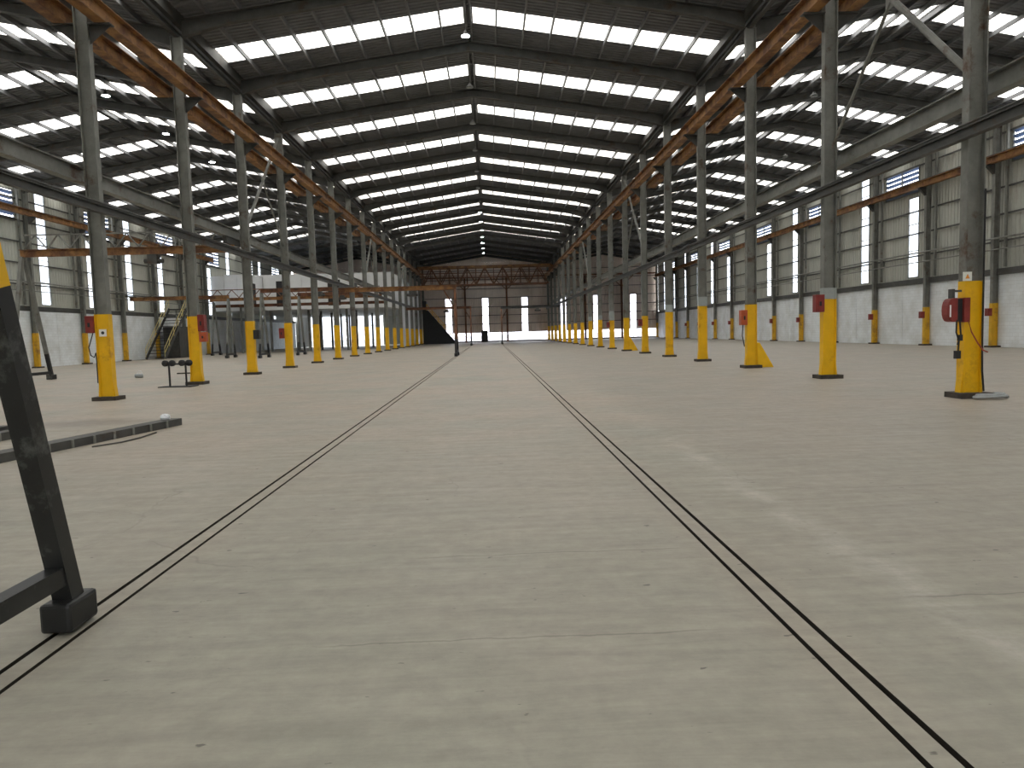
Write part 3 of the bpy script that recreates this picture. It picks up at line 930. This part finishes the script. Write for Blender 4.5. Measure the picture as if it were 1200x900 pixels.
semi_gantry(-22.9, WL + .8, 62.3, 'orange beam on a thin leg frame beside the yellow railed stairs', 5.2, False, 'orange', 2.0, .14, True, 5.65)
semi_gantry(-19.05, XL - .40, 59.39, 'dark slanting crane leg frame in the left nave near the column with a black box', 5.45, False, 'rusty', 2.4, .15, True, 6.05)
semi_gantry(-17.64, XL - .40, 65.65, 'dark slanting crane leg frame in the left nave just before the lattice crane', 5.45, False, 'rusty', 2.4, .15, True, 6.05)
t = thing('bridge_crane', 'lattice bridge crane crossing the left nave in front of the office block', 'crane')
MB().ibeam_x(-28.9, XL - .3, 73.5, 5.6, 5.92, .25).build('bridge_beam', 'orange', t)
lattice(-28.8, XL - .5, 73.5, 5.94, 6.75, 12, .08).build('lattice', 'rusty', t)
MB().ibeam_x(-28.9, XL - .3, 74.9, 5.0, 5.3, .25).build('bridge_beam', 'rusty', t)
MB().box(XL - .48, XL - .32, 72.7, 75.5, 5.92, 6.05).build('end_carriage', 'steel_dark', t)
a_frame(t, -28.8, 74.2, 2.2, 5.5, .16, 'black', 'steel', 1.2)

# overhead travelling crane near the far end of the middle nave
t = thing('bridge_crane', 'brown lattice overhead travelling crane near the far end of the middle nave', 'crane')
xa, xb = XL + .55, XR - .55
for y in (102.6, 105.0):
    MB().box(xa, xb, y - .14, y + .14, 11.15, 11.4).build('top_chord', 'orange', t)
    MB().box(xa + .5, xb - .5, y - .1, y + .1, 8.55, 8.75).build('bottom_chord', 'rusty', t)
    nseg = 14
    for i in range(nseg):
        p0 = xa + .6 + (xb - xa - 1.2)*i/nseg; p1 = xa + .6 + (xb - xa - 1.2)*(i + 1)/nseg
        m = MB()
        m.bar((p0, y, 8.7), (p1, y, 11.2), .13) if i % 2 == 0 else m.bar((p0, y, 11.2), (p1, y, 8.7), .13)
        m.bar((p0, y, 8.7), (p0, y, 11.2), .1)
        m.bar((p0, y, 9.95), (p1, y, 9.95), .08)
        m.build('web_member', 'rusty', t)
MB().box(xa, xb, 103.6, 104.0, 10.4, 10.5).build('walkway', 'rusty', t)
for x in (xa, xb): MB().box(x - .16, x + .16, 101.8, 105.8, 10.86, 11.15).build('end_carriage', 'orange', t)

# ------------------------------------------------------------------ high bay lamps
def lamp(x, y, z, z_top, lit, label, group):
    t = thing('high_bay_lamp', label, 'lamp', (x, y, z), group)
    smooth(MB().lathe((0, 0, 0), [(.2, 0), (.2, .03), (.15, .07), (.07, .14), (.07, .2)], 16).build('shade', 'steel_dark', t))
    MB().lathe((0, 0, -.012), [(.17, 0), (.17, .01)], 16).build('diffuser', 'lamp_glow' if lit else 'galv', t)
    MB().tube([(0, 0, .2), (0, 0, z_top - z)], .012, 6).build('hanger', 'steel_dark', t)
RX = (XL + XR)/2
for i in range(15):
    y = 24.0 + 6.2*i
    lit = i in (1, 8, 9, 10, 11, 12, 13, 14)
    lamp(RX - .14, y + .2, 14.1, roof_z('center', RX - .1), lit, 'lit high bay lamp hanging under the ridge of the middle nave' if lit else 'unlit high bay lamp hanging under the ridge of the middle nave',
         'lit lamps of the middle nave' if lit else 'unlit lamps of the middle nave')
for x, y in ((-17.7, 34.2), (-27.7, 46.8), (-17.8, 40.5), (-17.8, 47.0)):
    lamp(x, y, 13.2, roof_z('left', x), True, 'lit high bay lamp hanging from the roof of the left nave', 'lamps of the left nave')
for x, y in ((20.3, 59.9), (16.5, 35.2), (20.3, 47.5)):
    lamp(x, y, 12.9, roof_z('right', x), x > 20 and y > 50, 'lit high bay lamp under the right nave roof' if y > 50 else 'unlit high bay lamp under the right nave roof', None if y > 50 else 'unlit lamps of the right nave')

# ------------------------------------------------------------------ boxes, reels and cables on the columns
# right row, nearest column
y = 14 - .2
t = thing('cable_reel', 'red domed cable reel on a bracket with black cables hanging from a yellow column foot', 'reel', (9.3, y + .06, 1.8))
dp = [(.1, -.24), (.1, .24)] + [(.02 - .13*math.sin(math.pi*k/8)**.7, .24*math.cos(math.pi*k/8)) for k in range(9)]
MB().prism(dp, 'y', -.11, .11).build('drum', 'red', t, .02)
MB().box(-.075, -.045, -.114, -.109, -.14, .1).build('label_strip', 'sign_white', t.children[-1])
MB().box(.11, .22, -.06, .06, -.22, .22).build('hub_bracket', 'black', t)
MB().box(.0, .06, -.06, .06, .22, .42).box(.06, .22, -.03, .03, .36, .40).build('guide_arm', 'steel_dark', t)
MB().box(.22, .34, -.12, .14, -.25, .24).build('back_plate', 'red', t)
pts = [(.08, -.1, -.2), (.06, -.12, -.45), (.12, -.12, -.62), (.1, -.12, -.9)]
MB().tube(pts, .018, 6).build('cable', 'rubber', t)
MB().tube([(.14, -.1, -.2), (.15, -.13, -.5), (.09, -.12, -.7)], .018, 6).build('cable', 'rubber', t)
MB().box(.04, .14, -.16, -.08, -.98, -.82).box(.1, .17, -.16, -.09, -.62, -.5).build('plug', 'black', t)
MB().tube([(.3, -.12, -.2), (.36, -.14, -.45), (.46, -.19, -.68), (.57, -.19, -.82), (.665, -.19, -.86)], .014, 6).build('feed_cable', 'cable_red', t)
c = MB().tube([(9.985, 14 - .14, 4.2), (9.985, 14 - .14, 1.2), (9.99, 14 - .15, .55), (10.0, 14 - .19, .14)], .02, 6).build('power_cable', 'rubber')
tag(c, 'black power cable running down the flange of the column with the red reel', 'cable')
h = thing('coiled_hose', 'grey coiled hose lying on the base plate under the red cable reel', 'hose', (9.95, 13.55, .0))
pp = [(.36*math.cos(a*.35)*(1 - a*.008), .13*math.sin(a*.35)*(1 - a*.008) - .02, .035 + .002*a) for a in range(40)]
MB().tube(pp, .03, 6).build('coil', 'galv', h)
s = thing('warning_sign', 'small white warning sign with an orange mark on the column with the red reel', 'sign', (9.66, 14 - .118, 2.47))
MB().box(-.09, .09, -.012, 0, -.09, .09).build('plate', 'sign_white', s)
MB().prism([(-.045, -.045), (.045, -.045), (0, .05)], 'y', -.016, -.0125).build('mark', 'sign_orange', s)

def red_box(x, y, z, w, h, d, label, m='red', extra=False):
    t = thing('switch_box', label, 'box', (x, y, z))
    MB().box(-w/2, w/2, -d/2, d/2, 0, h).build('case', m, t, .012)
    MB().box(-w/2 + .03, w/2 - .03, -d/2 - .012, -d/2, .03, h - .03).build('cover', m, t)
    MB().box(-.03, .03, -d/2 - .03, -d/2 - .012, h*.35, h*.6).build('switch', 'black', t.children[-1])
    return t
red_box(9.5, 20 - .08, 1.93, .26, .5, .22, 'dark red switch box on the column with a pale grey band')
t = red_box(9.51, 26 - .05, 1.62, .24, .56, .26, 'orange red reel box on the column with the yellow wedge foot', 'red_orange')
MB().tube([(-.05, -.1, 0), (-.08, -.12, -.4), (0, -.12, -.8)], .02, 6).build('cable', 'rubber', t)
t = red_box(-11.16, 20 - .05, 1.9, .23, .48, .24, 'dark red ribbed box on the left column beside the white sign')
pc = [(.05, -.05, 0), (0, -.08, -.2), (-.06, -.1, -.4), (-.02, -.1, -.62), (.07, -.1, -.68), (.12, -.1, -.55), (.13, -.1, -.8), (.12, -.1, -1.4)]
MB().tube(pc, .016, 6).build('cable', 'rubber', t)
red_box(-10.53, 26 - .05, 1.95, .24, .6, .26, 'red box on the left column beside the black roller stand')
red_box(-10.49, 26 - .08, 1.56, .26, .36, .2, 'orange red socket box under the red box beside the roller stand', 'red_orange')
red_box(XL - .32, 38 - .1, 1.6, .26, .55, .26, 'dark red box on a left row column before the office block')
red_box(XL + .32, 32 - .1, 1.6, .26, .42, .26, 'small black switch box on a left row column next to the roller stand column', 'black')
red_box(XR - .31, 44 - .1, 1.75, .24, .42, .24, 'small red box on a distant right row column')
red_box(XR - .31, 56 - .1, 1.75, .24, .42, .24, 'tiny red box on a far right row column')
s = thing('notice_sign', 'small white notice with a dark symbol on the left column beside the red ribbed box', 'sign', (-10.82, 20 - .118, 1.9))
MB().box(-.1, .1, -.012, 0, -.1, .1).build('plate', 'sign_white', s)
MB().lathe((0, -.0145, 0), [(.045, -.002), (.045, .002)], 12, 'y').build('symbol', 'black', s)

# ------------------------------------------------------------------ things on the floor
# roller stand beside the second left column
t = thing('roller_stand', 'black roller stand with two posts and wheels beside a yellow column foot', 'stand', (-11.05, 24.9, 0))
MB().prism([(-.62, .3), (-.62, -.25), (.55, -.3), (.6, .25)], 'z', 0, .03).build('base_plate', 'black', t)
for x in (-.3, .28):
    MB().tube([(x, 0, .03), (x, 0, .8)], .035, 8).build('post', 'black', t)
    for s in (-1, 1):
        smooth(MB().lathe((x + s*.12, 0, .84), [(.04, -.06), (.11, -.05), (.11, .05), (.04, .06)], 14, 'y').build('roller', 'black', t))
MB().box(-.5, .48, -.05, .05, .78, .84).build('cross_bar', 'black', t)
# bundle of dark steel bars
def steel_bar(p0, p1, w, h, label):
    t = thing('steel_bar', label, 'steel bar')
    a, b = Vector((*p0, h/2)), Vector((*p1, h/2))
    MB().bar(a, b, w, h).build('bar', 'steel_dark', t)
    d = (b - a); r = Vector((d.y, -d.x, 0)).normalized()
    n = int(d.length/.42)
    for i in range(1, n):
        p = a + d*(i/n)
        MB().bar(p - r*(w/2 + .012) + Vector((0, 0, -h/2 + .004)), p - r*(w/2 + .012) + Vector((0, 0, h/2)), .02, .05).build('rib', 'steel', t)
        MB().bar(p + r*(w/2 + .012) + Vector((0, 0, -h/2 + .004)), p + r*(w/2 + .012) + Vector((0, 0, h/2)), .02, .05).build('rib', 'steel', t)
    return t
steel_bar((-7.7, 6.2), (-6.13, 13.55), .30, .13, 'long dark ribbed steel bar on the floor pointing away from the black crane leg')
steel_bar((-9.0, 7.6), (-8.42, 12.4), .24, .14, 'shorter dark steel bar lying behind the long ribbed bar')
steel_bar((-10.0, 9.0), (-9.27, 13.5), .2, .1, 'thin dark steel bar nearest the left columns')
t = MB().tube([(-6.22, 10.9, .015), (-5.98, 11.3, .015), (-5.92, 11.8, .015), (-5.95, 12.4, .014)], .013, 6).build('steel_rod', 'steel_dark')
tag(t, 'thin bent steel rod lying beside the long ribbed bar', 'rod')
def lump(name, c, r, m, label, cat, flat=.7, seed=1):
    rnd = random.Random(seed); vs, fs = [], []
    nu, nvv = 9, 6
    for j in range(nvv + 1):
        th = math.pi*j/nvv
        for i in range(nu):
            k = r*(1 + rnd.uniform(-.25, .25)); a = 2*math.pi*i/nu
            vs.append((k*math.sin(th)*math.cos(a), k*math.sin(th)*math.sin(a), max(-r*flat*.6, r*flat*math.cos(th))))
    for j in range(nvv):
        for i in range(nu):
            i2 = (i + 1) % nu; fs.append((j*nu + i, j*nu + i2, (j + 1)*nu + i2, (j + 1)*nu + i))
    zmin = min(v[2] for v in vs)
    o = MB().add([(v[0], v[1], v[2] - zmin) for v in vs], fs).build(name, m)
    o.location = c
    return tag(o, label, cat)
lump('crumpled_rag', (-6.22, 13.35, .13), .09, 'white_paint', 'crumpled white rag lying on the end of the ribbed steel bar', 'rag', .8, 3)
b = thing('plastic_can', 'small tipped white can on the floor in the left nave', 'can', (-15.9, 31.9, 0))
b.scale = (.65, .65, .65); b.rotation_euler = (0, 0, .6)
smooth(MB().lathe((0, 0, .16), [(.05, -.28), (.15, -.22), (.15, .22), (.13, .25)], 12, 'x').build('body', 'galv', b))
MB().tube([(-.1, 0, .3), (0, 0, .5), (.15, 0, .48), (.2, 0, .32)], .018, 6).build('handle', 'white_paint', b)
t = MB().bar((-15.4, 34.6, .03), (-14.7, 34.8, .03), .12, .06).build('wood_offcut', 'plate')
tag(t, 'short dark offcut lying behind the tipped white can', 'offcut')
# black cabinet at the end wall
t = thing('black_cabinet', 'black cabinet standing under a window strip at the far end wall', 'cabinet', (-.9, 115.6, 0))
MB().box(-.55, .55, -.3, .3, .1, 1.95).build('case', 'black', t)
MB().box(-.5, -.01, -.32, -.3, .15, 1.9).build('door', 'black', t); MB().box(.01, .5, -.32, -.3, .15, 1.9).build('door', 'black', t)
for x in (-.45, .45): MB().box(x - .06, x + .06, -.25, .25, 0, .1).build('leg', 'steel_dark', t)
